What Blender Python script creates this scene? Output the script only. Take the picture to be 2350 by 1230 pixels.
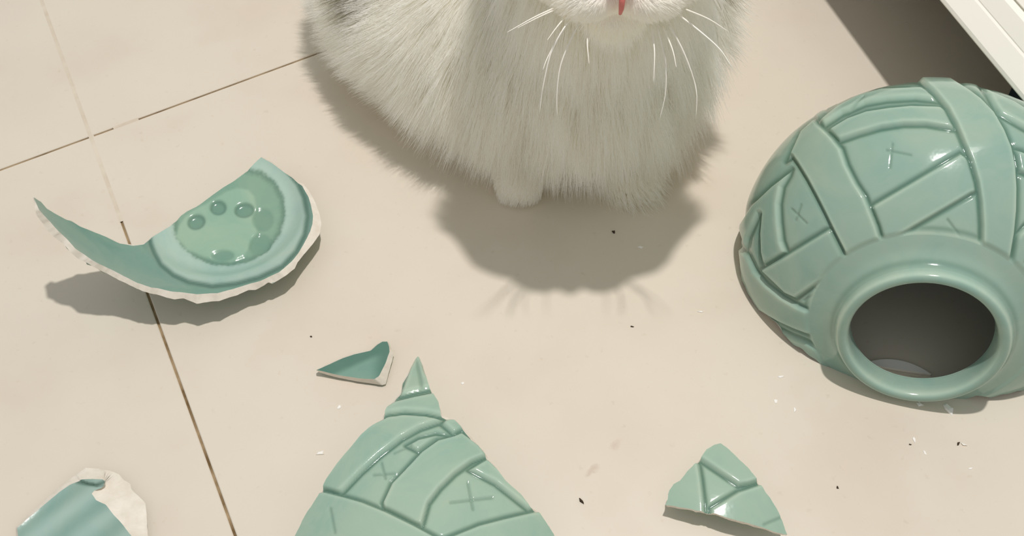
import bpy, math, random
import numpy as np
from mathutils import Vector, Matrix
from mathutils.geometry import delaunay_2d_cdt

for o in list(bpy.data.objects):
    bpy.data.objects.remove(o)
SC = bpy.context.scene
COL = SC.collection
rng = np.random.default_rng(7)
random.seed(7)

# ------------------------------------------------------------------ camera
W, HH, F = 2350.0, 1230.0, 2600.0
CAM_H, DEP = 0.80, math.radians(54.0)
cam_data = bpy.data.cameras.new('camera')
cam = bpy.data.objects.new('camera', cam_data)
COL.objects.link(cam)
cam.location = (0, 0, CAM_H)
cam.rotation_euler = (math.pi / 2 - DEP, 0, 0)
cam_data.sensor_fit = 'HORIZONTAL'
cam_data.sensor_width = 36.0
cam_data.lens = 36.0 * F / W
cam_data.clip_start = 0.01
SC.camera = cam

# ------------------------------------------------------------------ light
def srgb(r, g, b):
    def f(c):
        c /= 255.0
        return c / 12.92 if c <= 0.04045 else ((c + 0.055) / 1.055) ** 2.4
    return (f(r), f(g), f(b), 1.0)

world = bpy.data.worlds.new('world')
SC.world = world
world.use_nodes = True
bg = world.node_tree.nodes['Background']
bg.inputs['Color'].default_value = (0.98, 1.0, 0.985, 1)
bg.inputs['Strength'].default_value = 0.41

def area_light(name, loc, target, size, power, color):
    d = bpy.data.lights.new(name, 'AREA')
    d.shape = 'DISK'
    d.size = size
    d.energy = power
    d.color = color
    o = bpy.data.objects.new(name, d)
    COL.objects.link(o)
    o.location = loc
    o.rotation_euler = (Vector(target) - Vector(loc)).to_track_quat('-Z', 'Y').to_euler()
    return o
area_light('ceiling_downlight', (0.20, 0.60, 2.40), (0.0, 0.60, 0), 0.075, 35.5, (1.0, 0.955, 0.93))

SC.view_settings.view_transform = 'Standard'
SC.view_settings.look = 'None'
SC.view_settings.gamma = 1.0
SC.view_settings.use_curve_mapping = False
SC.view_settings.exposure = 0.0
SC.cycles.use_denoising = True
SC.cycles.max_bounces = 64
SC.cycles.diffuse_bounces = 64
SC.cycles.glossy_bounces = 12
SC.cycles.transmission_bounces = 12

# ------------------------------------------------------------------ helpers: photograph pixel <-> place
CF = np.array([0, math.cos(DEP), -math.sin(DEP)])
CU = np.array([0, math.sin(DEP), math.cos(DEP)])
CR = np.array([1.0, 0, 0])
CO = np.array([0, 0, CAM_H])

def rays(px):
    px = np.asarray(px, float).reshape(-1, 2)
    return CF + ((px[:, :1] - W / 2) / F) * CR + ((HH / 2 - px[:, 1:]) / F) * CU

def at_z(px, py, z=0.0):
    d = rays([[px, py]])[0]
    t = (z - CAM_H) / d[2]
    return CO + d * t

def at_y(px, py, y):
    d = rays([[px, py]])[0]
    return CO + d * (y / d[1])

def project(P):
    Q = np.asarray(P, float) - CO
    w = Q @ CF
    return np.stack([W / 2 + F * (Q @ CR) / w, HH / 2 - F * (Q @ CU) / w], 1)

def cast(px, surf, last=False, zhi=0.3, zlo=-0.03):
    """meet the rays through the given pixels with the height field z = surf(x, y)"""
    d = rays(px)
    n = len(d)
    t0 = (zhi - CAM_H) / d[:, 2]
    t1 = (zlo - CAM_H) / d[:, 2]
    K = 160
    lo, hi = t0.copy(), t1.copy()
    found = np.zeros(n, bool)
    def g(t):
        p = CO + d * t[:, None]
        return p[:, 2] - surf(p[:, 0], p[:, 1])
    ks = range(K, 0, -1) if last else range(1, K + 1)
    for k in ks:
        a = t0 + (t1 - t0) * (k - 1) / K
        b = t0 + (t1 - t0) * k / K
        hit = (~found) & (g(a) > 0) & (g(b) <= 0)
        lo[hit] = a[hit]; hi[hit] = b[hit]
        found |= hit
    for _ in range(26):
        m = 0.5 * (lo + hi)
        up = g(m) > 0
        lo = np.where(up, m, lo); hi = np.where(up, hi, m)
    return CO + d * (0.5 * (lo + hi))[:, None]

def sdist(P, poly):
    """signed distance to a polygon, negative inside"""
    P = np.asarray(P, float); V = np.asarray(poly, float)
    out = np.empty(len(P))
    A = V; B = np.roll(V, -1, 0)
    for s in range(0, len(P), 60000):
        p = P[s:s + 60000]
        d2 = np.full(len(p), 1e18); ins = np.zeros(len(p), bool)
        for a, b in zip(A, B):
            e = b - a; w = p - a
            h = np.clip((w @ e) / max(e @ e, 1e-9), 0, 1)
            q = w - h[:, None] * e
            d2 = np.minimum(d2, (q * q).sum(1))
            c = (a[1] > p[:, 1]) != (b[1] > p[:, 1])
            xi = a[0] + (p[:, 1] - a[1]) * (b[0] - a[0]) / (b[1] - a[1] if abs(b[1] - a[1]) > 1e-9 else 1e-9)
            ins ^= c & (p[:, 0] < xi)
        out[s:s + 60000] = np.where(ins, -1, 1) * np.sqrt(d2)
    return out

def ldist(P, line):
    P = np.asarray(P, float); V = np.asarray(line, float)
    d2 = np.full(len(P), 1e18)
    for a, b in zip(V[:-1], V[1:]):
        e = b - a; w = P - a
        h = np.clip((w @ e) / max(e @ e, 1e-9), 0, 1)
        q = w - h[:, None] * e
        d2 = np.minimum(d2, (q * q).sum(1))
    return np.sqrt(d2)

def smooth(x):
    x = np.clip(x, 0, 1)
    return x * x * (3 - 2 * x)

def resample(loop, step, closed=True, rough=0.0, seed=1):
    V = np.asarray(loop, float)
    if closed: V = np.vstack([V, V[:1]])
    seg = np.hypot(*(V[1:] - V[:-1]).T)
    s = np.concatenate([[0], np.cumsum(seg)])
    n = max(3, int(s[-1] / step))
    t = np.linspace(0, s[-1], n, endpoint=not closed)
    out = np.stack([np.interp(t, s, V[:, 0]), np.interp(t, s, V[:, 1])], 1)
    if rough:
        r = np.random.default_rng(seed)
        j = r.normal(size=(n, 2))
        k = (j + np.roll(j, 1, 0) + np.roll(j, -1, 0)) / 1.7
        out = out + k * rough
    return out

def resample_n(line, n):
    V = np.asarray(line, float)
    s = np.concatenate([[0], np.cumsum(np.hypot(*(V[1:] - V[:-1]).T))])
    t = np.linspace(0, s[-1], n)
    return np.stack([np.interp(t, s, V[:, 0]), np.interp(t, s, V[:, 1])], 1)

def fill(loop, step, inner=None):
    """triangulate a pixel polygon with inner points every `step` pixels"""
    loop = np.asarray(loop, float)
    x0, y0 = loop.min(0); x1, y1 = loop.max(0)
    gx, gy = np.meshgrid(np.arange(x0, x1, step), np.arange(y0, y1, step))
    gx = gx + (np.arange(gx.shape[0]) % 2)[:, None] * step * 0.5
    G = np.stack([gx.ravel(), gy.ravel()], 1)
    G = G[sdist(G, loop) < -0.55 * step]
    if inner is not None: G = G[sdist(G, inner) < -0.15 * step]
    P = np.vstack([loop, G])
    n = len(loop)
    v, e, f, *_ = delaunay_2d_cdt([Vector(p) for p in P.tolist()], [(i, (i + 1) % n) for i in range(n)], [], 1, 1e-6)
    return np.array([[a.x, a.y] for a in v]), [tuple(t) for t in f]

def make_mesh(name, V, faces, mat, parent=None, normals=None, colors=None, smooth_shade=True):
    me = bpy.data.meshes.new(name)
    me.from_pydata(np.asarray(V).tolist(), [], [tuple(int(i) for i in f) for f in faces])
    if smooth_shade:
        me.polygons.foreach_set('use_smooth', np.ones(len(me.polygons), bool))
    if colors is not None:
        a = me.color_attributes.new('glaze', 'FLOAT_COLOR', 'POINT')
        c = np.ones((len(me.vertices), 4)); c[:, :3] = colors
        a.data.foreach_set('color', c.ravel())
    me.update()
    if normals is not None:
        me.normals_split_custom_set_from_vertices(np.asarray(normals).tolist())
    if mat: me.materials.append(mat)
    o = bpy.data.objects.new(name, me)
    COL.objects.link(o)
    if parent: o.parent = parent
    return o

def vert_normals(V, faces):
    V = np.asarray(V, float)
    N = np.zeros_like(V)
    T = np.array([(f[0], f[1], f[2]) for f in faces] + [(f[0], f[2], f[3]) for f in faces if len(f) == 4])
    fn = np.cross(V[T[:, 1]] - V[T[:, 0]], V[T[:, 2]] - V[T[:, 0]])
    for k in range(3): np.add.at(N, T[:, k], fn)
    return N / np.maximum(np.linalg.norm(N, axis=1, keepdims=True), 1e-12)

def components(F_, fid, tiny):
    """label connected patches of faces that share an id; patches under `tiny` faces join a neighbour"""
    nv = F_.max() + 1
    for _ in range(2):
        comp = np.full(len(F_), -1)
        lab = np.arange(len(F_))
        ids = np.unique(fid)
        # union by min label through (vertex, id) pairs
        key = F_ * (int(ids.max()) + 2) + fid[:, None]
        uk, inv = np.unique(key.ravel(), return_inverse=True); inv = inv.reshape(F_.shape)
        while True:
            m = np.full(len(uk), len(F_)); np.minimum.at(m, inv.ravel(), np.repeat(lab, F_.shape[1]))
            new = np.minimum(lab, m[inv].min(1)); new = new[new]
            if (new == lab).all(): break
            lab = new
        u, cnt = np.unique(lab, return_counts=True)
        small = set(u[cnt < tiny].tolist())
        if not small: break
        vf = {}
        sm = np.isin(lab, list(small))
        vid = np.full(nv, -1)
        for k in range(F_.shape[1]): vid[F_[~sm, k]] = fid[~sm]
        for c in small:
            f = np.where(lab == c)[0]
            v = vid[F_[f].ravel()]; v = v[v >= 0]
            if len(v): fid[f] = np.bincount(v).argmax()
    return lab, fid

def split_mesh(V, faces, ids, names, mats, parent, colors, normals, tiny=60):
    """one object per strap, panel or zone, shading continuous over the seams"""
    F_ = np.array(faces)
    lab, fid = components(F_, np.array(ids), tiny)
    for c in np.unique(lab):
        f = F_[lab == c]; i = fid[lab == c][0]
        used, inv = np.unique(f, return_inverse=True)
        make_mesh(names(i), V[used], inv.reshape(f.shape), mats(i), parent, normals[used], colors[used])

def empty(name, loc):
    o = bpy.data.objects.new(name, None)
    COL.objects.link(o)
    o.location = loc
    o.empty_display_size = 0.02
    return o

def tag(o, label=None, cat=None, group=None, kind=None):
    if label: o['label'] = label
    if cat: o['category'] = cat
    if group: o['group'] = group
    if kind: o['kind'] = kind
    return o

def adopt(root, loc):
    """put an Empty's origin at loc while its children stay in place"""
    root.location = loc
    for c in root.children:
        c.matrix_parent_inverse = Matrix.Translation(-Vector(loc))

# ------------------------------------------------------------------ materials
def material(name, color, rough=0.5, spec=0.5):
    m = bpy.data.materials.new(name); m.use_nodes = True
    b = m.node_tree.nodes['Principled BSDF']
    b.inputs['Base Color'].default_value = color
    b.inputs['Roughness'].default_value = rough
    b.inputs['Specular IOR Level'].default_value = spec
    return m, m.node_tree, b

def noise(nt, scale, detail=3, rough=0.5, dim=None):
    n = nt.nodes.new('ShaderNodeTexNoise')
    n.inputs['Scale'].default_value = scale
    n.inputs['Detail'].default_value = detail
    n.inputs['Roughness'].default_value = rough
    tc = nt.nodes.new('ShaderNodeTexCoord')
    nt.links.new(tc.outputs['Object'], n.inputs['Vector'])
    return n

def ramp(nt, src, stops):
    r = nt.nodes.new('ShaderNodeValToRGB')
    while len(r.color_ramp.elements) < len(stops): r.color_ramp.elements.new(0.5)
    for e, (p, c) in zip(r.color_ramp.elements, stops):
        e.position = p; e.color = c
    nt.links.new(src, r.inputs['Fac'])
    return r

def bump(nt, b, src, strength, dist):
    n = nt.nodes.new('ShaderNodeBump')
    n.inputs['Strength'].default_value = strength
    n.inputs['Distance'].default_value = dist
    nt.links.new(src, n.inputs['Height'])
    nt.links.new(n.outputs['Normal'], b.inputs['Normal'])

def mat_glaze():
    m, nt, b = material('celadon_glaze', (0.4, 0.5, 0.42, 1), 0.13, 0.5)
    at = nt.nodes.new('ShaderNodeAttribute'); at.attribute_name = 'glaze'
    n = noise(nt, 19, 5, 0.62); n.inputs['Distortion'].default_value = 0.8
    r = ramp(nt, n.outputs['Fac'], [(0.28, (0.80, 0.92, 0.93, 1)), (0.50, (0.98, 1.0, 0.99, 1)), (0.74, (1.12, 1.06, 1.02, 1))])
    mx = nt.nodes.new('ShaderNodeMix'); mx.data_type = 'RGBA'; mx.blend_type = 'MULTIPLY'
    mx.inputs['Factor'].default_value = 1.0
    nt.links.new(at.outputs['Color'], mx.inputs[6]); nt.links.new(r.outputs['Color'], mx.inputs[7])
    nt.links.new(mx.outputs[2], b.inputs['Base Color'])
    n2 = noise(nt, 55, 3, 0.55)
    bump(nt, b, n2.outputs['Fac'], 0.25, 0.0012)
    return m

def mat_biscuit():
    m, nt, b = material('unglazed_clay', srgb(238, 230, 216), 0.85, 0.2)
    n = noise(nt, 90, 4, 0.6)
    r = ramp(nt, n.outputs['Fac'], [(0.3, srgb(228, 219, 203)), (0.7, srgb(243, 236, 224))])
    nt.links.new(r.outputs['Color'], b.inputs['Base Color'])
    bump(nt, b, n.outputs['Fac'], 0.35, 0.001)
    return m

def mat_tile():
    m, nt, b = material('cream_tile', srgb(222, 211, 192), 0.32, 0.4)
    tc = nt.nodes.new('ShaderNodeTexCoord')
    geo = nt.nodes.new('ShaderNodeNewGeometry')
    n = nt.nodes.new('ShaderNodeTexNoise'); n.inputs['Scale'].default_value = 9; n.inputs['Detail'].default_value = 5
    nt.links.new(geo.outputs['Position'], n.inputs['Vector'])
    r = ramp(nt, n.outputs['Fac'], [(0.3, srgb(222, 210, 193)), (0.5, srgb(226, 216, 200)), (0.72, srgb(228, 219, 202))])
    n2 = nt.nodes.new('ShaderNodeTexNoise'); n2.inputs['Scale'].default_value = 140; n2.inputs['Detail'].default_value = 2
    nt.links.new(geo.outputs['Position'], n2.inputs['Vector'])
    r2 = ramp(nt, n2.outputs['Fac'], [(0.22, (0.90, 0.88, 0.85, 1)), (0.34, (1, 1, 1, 1))])
    mx = nt.nodes.new('ShaderNodeMix'); mx.data_type = 'RGBA'; mx.blend_type = 'MULTIPLY'; mx.inputs['Factor'].default_value = 0.6
    nt.links.new(r.outputs['Color'], mx.inputs[6]); nt.links.new(r2.outputs['Color'], mx.inputs[7])
    cur = mx.outputs[2]
    # dried rubbed-in smears on the tile, at their own places
    def smear(cur, a, b_, width, color, seed):
        a = np.array(a); b_ = np.array(b_); e = b_ - a; L = np.linalg.norm(e); e = e / L
        mid = (a + b_) / 2
        mp = nt.nodes.new('ShaderNodeVectorMath'); mp.operation = 'SUBTRACT'
        mp.inputs[1].default_value = (mid[0], mid[1], 0)
        nz = nt.nodes.new('ShaderNodeTexNoise'); nz.inputs['Scale'].default_value = 70; nz.inputs['Detail'].default_value = 3
        nt.links.new(geo.outputs['Position'], nz.inputs['Vector'])
        off = nt.nodes.new('ShaderNodeVectorMath'); off.operation = 'MULTIPLY_ADD'
        off.inputs[1].default_value = (0.016, 0.016, 0); off.inputs[2].default_value = (-0.008, -0.008, 0)
        nt.links.new(nz.outputs['Color'], off.inputs[0])
        ad = nt.nodes.new('ShaderNodeVectorMath'); ad.operation = 'ADD'
        nt.links.new(geo.outputs['Position'], ad.inputs[0]); nt.links.new(off.outputs[0], ad.inputs[1])
        nt.links.new(ad.outputs[0], mp.inputs[0])
        def dot(v, scale):
            d = nt.nodes.new('ShaderNodeVectorMath'); d.operation = 'DOT_PRODUCT'
            d.inputs[1].default_value = (v[0] / scale, v[1] / scale, 0)
            nt.links.new(mp.outputs[0], d.inputs[0]); 
            q = nt.nodes.new('ShaderNodeMath'); q.operation = 'MULTIPLY'
            nt.links.new(d.outputs['Value'], q.inputs[0]); nt.links.new(d.outputs['Value'], q.inputs[1])
            return q
        u = dot(e, L / 2); v = dot((-e[1], e[0]), width)
        sm = nt.nodes.new('ShaderNodeMath'); sm.operation = 'ADD'
        nt.links.new(u.outputs[0], sm.inputs[0]); nt.links.new(v.outputs[0], sm.inputs[1])
        k = ramp(nt, sm.outputs[0], [(0.0, (1, 1, 1, 1)), (0.9, (0, 0, 0, 1))])
        nz2 = nt.nodes.new('ShaderNodeMath'); nz2.operation = 'MULTIPLY'
        r3 = ramp(nt, nz.outputs['Fac'], [(0.42, (0, 0, 0, 1)), (0.58, (0.9, 0.9, 0.9, 1))])
        nt.links.new(k.outputs['Color'], nz2.inputs[0]); nt.links.new(r3.outputs['Color'], nz2.inputs[1])
        m2 = nt.nodes.new('ShaderNodeMix'); m2.data_type = 'RGBA'
        nt.links.new(nz2.outputs[0], m2.inputs['Factor']); nt.links.new(cur, m2.inputs[6]); m2.inputs[7].default_value = color
        return m2.outputs[2]
    cur = smear(cur, at_z(1330, 1100)[:2], at_z(1395, 1060)[:2], 0.0035, srgb(208, 192, 174), 1)
    cur = smear(cur, at_z(1398, 1045)[:2], at_z(1430, 1005)[:2], 0.004, srgb(213, 197, 181), 2)
    nt.links.new(cur, b.inputs['Base Color'])
    bump(nt, b, n.outputs['Fac'], 0.05, 0.002)
    return m

def mat_grout(name, c1, c2):
    m, nt, b = material(name, c1, 0.9, 0.1)
    geo = nt.nodes.new('ShaderNodeNewGeometry')
    n = nt.nodes.new('ShaderNodeTexNoise'); n.inputs['Scale'].default_value = 45; n.inputs['Detail'].default_value = 3
    nt.links.new(geo.outputs['Position'], n.inputs['Vector'])
    r = ramp(nt, n.outputs['Fac'], [(0.35, c1), (0.65, c2)])
    nt.links.new(r.outputs['Color'], b.inputs['Base Color'])
    return m

def mat_fur(name, col):
    m = bpy.data.materials.new(name); m.use_nodes = True
    nt = m.node_tree
    for n in list(nt.nodes): nt.nodes.remove(n)
    out = nt.nodes.new('ShaderNodeOutputMaterial')
    d = nt.nodes.new('ShaderNodeBsdfDiffuse'); d.inputs['Color'].default_value = col
    t = nt.nodes.new('ShaderNodeBsdfTranslucent'); t.inputs['Color'].default_value = col
    mx = nt.nodes.new('ShaderNodeMixShader'); mx.inputs['Fac'].default_value = 0.5
    nt.links.new(d.outputs[0], mx.inputs[1]); nt.links.new(t.outputs[0], mx.inputs[2])
    nt.links.new(mx.outputs[0], out.inputs['Surface'])
    return m

M_GLAZE = mat_glaze()
M_BISC = mat_biscuit()
M_CHIP = material('chip_white', srgb(252, 249, 243), 0.6, 0.3)[0]
M_TILE = mat_tile()
M_GROUT = mat_grout('dark_grout', srgb(118, 96, 66), srgb(176, 154, 122))
M_GROUT_PALE = mat_grout('pale_grout', srgb(212, 199, 180), srgb(225, 215, 197))
M_WHITE, _nt, _b = material('white_lacquer', srgb(244, 240, 228), 0.3, 0.5)
_n = noise(_nt, 6, 3)
_r = ramp(_nt, _n.outputs['Fac'], [(0.3, srgb(247, 244, 234)), (0.7, srgb(252, 249, 241))])
_nt.links.new(_r.outputs['Color'], _b.inputs['Base Color'])
M_SKIN = material('cat_undercoat', srgb(246, 240, 230), 0.9, 0.1)[0]
M_FUR = mat_fur('white_fur', srgb(255, 254, 250))
M_FUR_GREY = mat_fur('grey_fur', srgb(196, 191, 174))
M_NOSE = material('pink_nose', srgb(214, 120, 112), 0.45, 0.4)[0]
M_EYE = material('cat_iris', srgb(120, 150, 150), 0.08, 0.6)[0]
M_PUPIL = material('cat_pupil', srgb(12, 12, 14), 0.08, 0.6)[0]
M_WHISK = material('whisker_white', srgb(250, 246, 236), 0.35, 0.5)[0]
M_BOARD = material('dark_board', srgb(24, 40, 46), 0.8, 0.2)[0]  # dark teal put here to deepen and cool the shade under the cabinet
M_DARK = material('dark_crumb', srgb(70, 58, 44), 0.8, 0.2)[0]

# ------------------------------------------------------------------ floor: grout bed with tiles
P0 = at_z(208, 313)
dB = at_z(540, 1230) - P0; dB /= np.linalg.norm(dB)
dA = at_z(720, 125) - P0; dA /= np.linalg.norm(dA)
print('tile joint angle', math.degrees(math.acos(abs(dA @ dB))))
TX = dA                                   # joint that runs to the upper right
TY = np.array([-TX[1], TX[0], 0]); 
TY2 = -dB                                  # joint that runs up the left, fitted on its own
TS, JW = 0.98, 0.0021
def tile_point(u, v):
    return P0 + TX * u + TY2 * v
floor = make_mesh('floor', [tile_point(u, v) + np.array([0, 0, -0.0016]) for u, v in ((-2 * TS, -2 * TS), (2 * TS, -2 * TS), (2 * TS, 2 * TS), (-2 * TS, 2 * TS))], [(0, 1, 2, 3)], M_GROUT)
tag(floor, kind='structure')
def tile_mesh(u0, v0):
    j, bv, dz = JW / 2, 0.0007, 0.0006
    a, b, c, d = u0 + j, u0 + TS - j, v0 + j, v0 + TS - j
    V = []
    for (k, z) in ((0, -0.012), (0, -dz), (bv, 0.0)):
        for u, v in ((a + k, c + k), (b - k, c + k), (b - k, d - k), (a + k, d - k)):
            p = tile_point(u, v); V.append((p[0], p[1], z))
    F_ = [(8, 9, 10, 11)]
    for r in (0, 4):
        for i in range(4): F_.append((r + i, r + (i + 1) % 4, r + 4 + (i + 1) % 4, r + 4 + i))
    return V, F_
for iu in range(-2, 2):
    for iv in range(-2, 2):
        V, F_ = tile_mesh(iu * TS, iv * TS)
        make_mesh('tile', V, F_, M_TILE, floor, smooth_shade=False)
def grout_strip(u0, v0, u1, v1, mat, z=-0.0009, wd=1.75):
    a, b = tile_point(u0, v0), tile_point(u1, v1)
    e = (b - a) / np.linalg.norm(b - a); n = np.array([-e[1], e[0], 0]) * (JW * 0.5 * wd)
    V = [a - n, b - n, b + n, a + n]
    V = [(p[0], p[1], z) for p in V] 
    o = make_mesh('grout', V, [(0, 1, 2, 3)], mat, floor, smooth_shade=False)
    o['label'] = 'pale filled stretch of grout'
grout_strip(0, -0.115, 0, 0.78, M_GROUT_PALE, 0.00004)
grout_strip(0.022, 0, 0.047, 0, M_GROUT_PALE, 0.00004)
grout_strip(-0.002, 0, 0.003, 0, M_GROUT_PALE, 0.00005)

# ------------------------------------------------------------------ white cabinet at the upper right
EZ = 0.14
E1, E2 = at_z(2151, 0, EZ), at_z(2350, 241, EZ)
ed = (E2 - E1) / np.linalg.norm(E2 - E1)            # along the bottom edge, towards the camera
en = np.array([ed[1], -ed[0], 0]);                   # away from the room
if en[0] < 0: en = -en
Ca = E2 + ed * 0.02                                  # near corner
LEN = 1.25
cabinet = empty('cabinet', (0, 0, 0))
tag(cabinet, 'white cabinet with a ridged moulding along its raised bottom edge, behind the ball', 'cabinet')
def prism(name, prof, s0, s1, mat, parent):
    """profile (depth behind the front edge, height) run along the front edge from s0 to s1"""
    n = len(prof); V = []
    for s in (s0, s1):
        for d, z in prof:
            p = Ca - ed * s + en * d
            V.append((p[0], p[1], z))
    F_ = [tuple(range(n - 1, -1, -1)), tuple(range(n, 2 * n))]
    for i in range(n): F_.append((i, (i + 1) % n, n + (i + 1) % n, n + i))
    return make_mesh(name, V, F_, mat, parent, smooth_shade=False)
prism('bottom_rail', [(0.006, EZ), (0.001, EZ + 0.001), (0, EZ + 0.003), (0.001, EZ + 0.006), (0.013, EZ + 0.0185), (0.0150, EZ + 0.0195), (0.06, EZ + 0.0195), (0.06, EZ)], 0, LEN, M_WHITE, cabinet)
prism('moulding', [(0.0150, EZ + 0.01952), (0.0152, EZ + 0.0205), (0.024, EZ + 0.032), (0.0290, EZ + 0.0330), (0.06, EZ + 0.0330), (0.06, EZ + 0.01952)], 0, LEN, M_WHITE, cabinet)
prism('moulding', [(0.0310, EZ + 0.0332), (0.0295, EZ + 0.0360), (0.040, EZ + 0.046), (0.043, EZ + 0.0465), (0.06, EZ + 0.0465), (0.06, EZ + 0.0332)], 0, LEN, M_WHITE, cabinet)
prism('side_panel', [(0.046, EZ + 0.0467), (0.046, 0.92), (0.06, 0.92), (0.06, EZ + 0.0467)], 0, LEN, M_WHITE, cabinet)
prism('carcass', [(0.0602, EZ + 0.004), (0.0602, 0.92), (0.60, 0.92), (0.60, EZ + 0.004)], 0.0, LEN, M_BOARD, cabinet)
prism('worktop', [(0.03, 0.9202), (0.03, 0.945), (0.60, 0.945), (0.60, 0.9202)], -0.0, LEN, M_WHITE, cabinet)
for s in (-0.0182, LEN + 0.0002):
    prism('side_panel', [(0.046, EZ + 0.0467), (0.046, 0.92), (0.60, 0.92), (0.60, EZ + 0.004), (0.0602, EZ + 0.004), (0.0602, EZ + 0.0467)], s, s + 0.018, M_WHITE, cabinet)
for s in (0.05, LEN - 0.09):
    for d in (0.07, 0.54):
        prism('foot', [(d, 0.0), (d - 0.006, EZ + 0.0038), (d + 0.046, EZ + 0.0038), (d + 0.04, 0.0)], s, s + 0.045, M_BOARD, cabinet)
prism('back_light_block', [(0.56, 0.0), (0.56, EZ + 0.0038), (0.58, EZ + 0.0038), (0.58, 0.0)], 0.0, LEN, M_BOARD, cabinet)  # added to block light so the floor under the cabinet stays dark
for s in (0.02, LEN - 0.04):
    prism('end_light_block', [(0.12, 0.0), (0.12, EZ + 0.0038), (0.56, EZ + 0.0038), (0.56, 0.0)], s, s + 0.018, M_BOARD, cabinet)  # added to keep light out at both ends under the cabinet
adopt(cabinet, Vector(Ca - ed * LEN / 2 + en * 0.3) * 1.0 - Vector((0, 0, EZ)))

# ------------------------------------------------------------------ glaze relief
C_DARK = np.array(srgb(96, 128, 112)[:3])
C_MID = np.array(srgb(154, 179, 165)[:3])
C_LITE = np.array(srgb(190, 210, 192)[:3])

def relief(P, bands, marks=(), H=0.0022, G=0.0016, edge=9.0, gw=6.5, scale=1.0):
    """raised straps over a ground: height, glaze tint, strap index per point. Later straps lie on top."""
    n = len(P)
    h = np.zeros(n); pool = np.zeros(n); lite = np.zeros(n); ids = np.zeros(n, int)
    for k, (poly, hk) in enumerate(bands):
        d = sdist(P, poly) * 1.0
        ins = d < 0
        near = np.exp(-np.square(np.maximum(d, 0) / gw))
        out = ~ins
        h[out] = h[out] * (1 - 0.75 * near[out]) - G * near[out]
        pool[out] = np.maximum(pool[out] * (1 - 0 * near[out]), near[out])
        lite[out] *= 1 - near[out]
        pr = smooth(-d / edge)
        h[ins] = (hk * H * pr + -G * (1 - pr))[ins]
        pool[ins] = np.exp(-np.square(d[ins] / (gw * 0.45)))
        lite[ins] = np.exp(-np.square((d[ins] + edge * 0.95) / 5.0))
        ids[ins] = k + 1
    for line, w, depth in marks:
        d = ldist(P, line)
        g = np.exp(-np.square(d / w))
        h -= depth * g
        pool = np.maximum(pool, 0.45 * g)
    return h, pool, lite, ids

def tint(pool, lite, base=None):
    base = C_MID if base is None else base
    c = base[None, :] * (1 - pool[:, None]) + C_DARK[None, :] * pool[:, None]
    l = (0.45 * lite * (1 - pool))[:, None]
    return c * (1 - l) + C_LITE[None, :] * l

# ------------------------------------------------------------------ the ball with its collared opening
LIPC = at_z(2116, 786, 0.068)
EL, AZ = math.radians(16.0), math.atan2(-0.93, -0.26)
AX = np.array([math.cos(EL) * math.cos(AZ), math.cos(EL) * math.sin(AZ), math.sin(EL)])
AU = np.cross([0, 0, 1], AX); AU /= np.linalg.norm(AU)
AV = np.cross(AX, AU)
BA, BB, LIP_H = 0.118, 0.149, 0.120
BC = LIPC - AX * LIP_H
print('ball centre', BC, 'px', project([BC]))

def arc(n, r0, h0, r1, h1):
    t = np.linspace(0, 1, n)
    return np.stack([r0 + (r1 - r0) * t, h0 + (h1 - h0) * t], 1)
def spline(pts, n):
    pts = np.array(pts, float)
    P = np.vstack([2 * pts[0] - pts[1], pts, 2 * pts[-1] - pts[-2]])
    out = []
    m = len(pts) - 1
    for s in np.linspace(0, m, n):
        i = min(int(s), m - 1); t = s - i
        p0, p1, p2, p3 = P[i], P[i + 1], P[i + 2], P[i + 3]
        out.append(0.5 * (2 * p1 + (p2 - p0) * t + (2 * p0 - 5 * p1 + 4 * p2 - p3) * t * t + (3 * p1 - p0 - 3 * p2 + p3) * t ** 3))
    return np.array(out)

R_COL = 0.084
th0 = math.asin(R_COL / BB)
collar_prof = spline([(0.0525, 0.1010), (0.0530, 0.1080), (0.0540, 0.1150), (0.0560, 0.1190), (0.0590, 0.1200), (0.0620, 0.1185), (0.0640, 0.1145), (0.0660, 0.1090), (0.0730, 0.1025), (R_COL, BA * math.cos(th0))], 80)
ths = np.linspace(th0, math.radians(158), 330)
body_prof = np.stack([BB * np.sin(ths), BA * np.cos(ths)], 1)
inner_prof = np.stack([(BB - 0.0075) * np.sin(np.linspace(math.radians(158), math.asin(0.0525 / (BB - 0.0075)), 70)), (BA - 0.0075) * np.cos(np.linspace(math.radians(158), math.asin(0.0525 / (BB - 0.0075)), 70))], 1)

def lathe(prof, nu):
    ph = np.linspace(0, 2 * math.pi, nu, endpoint=False)
    D = np.cos(ph)[:, None] * AU + np.sin(ph)[:, None] * AV
    V = BC + prof[:, None, 1:2] * AX + prof[:, None, 0:1] * D[None]
    m = len(prof)
    i, j = np.meshgrid(np.arange(m - 1), np.arange(nu), indexing='ij')
    a = i * nu + j; b = i * nu + (j + 1) % nu
    Fq = np.stack([a, a + nu, b + nu, b], -1).reshape(-1, 4)
    return V.reshape(-1, 3), Fq

def cut(V, Fq, zc):
    """drop what lies under the broken edge; the last row is drawn onto it"""
    below = V[:, 2] < zc
    keep = ~below[Fq].all(1)
    V = V.copy()
    V[below, 2] = np.maximum(V[below, 2], zc[below]) 
    return V, Fq[keep]

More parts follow.
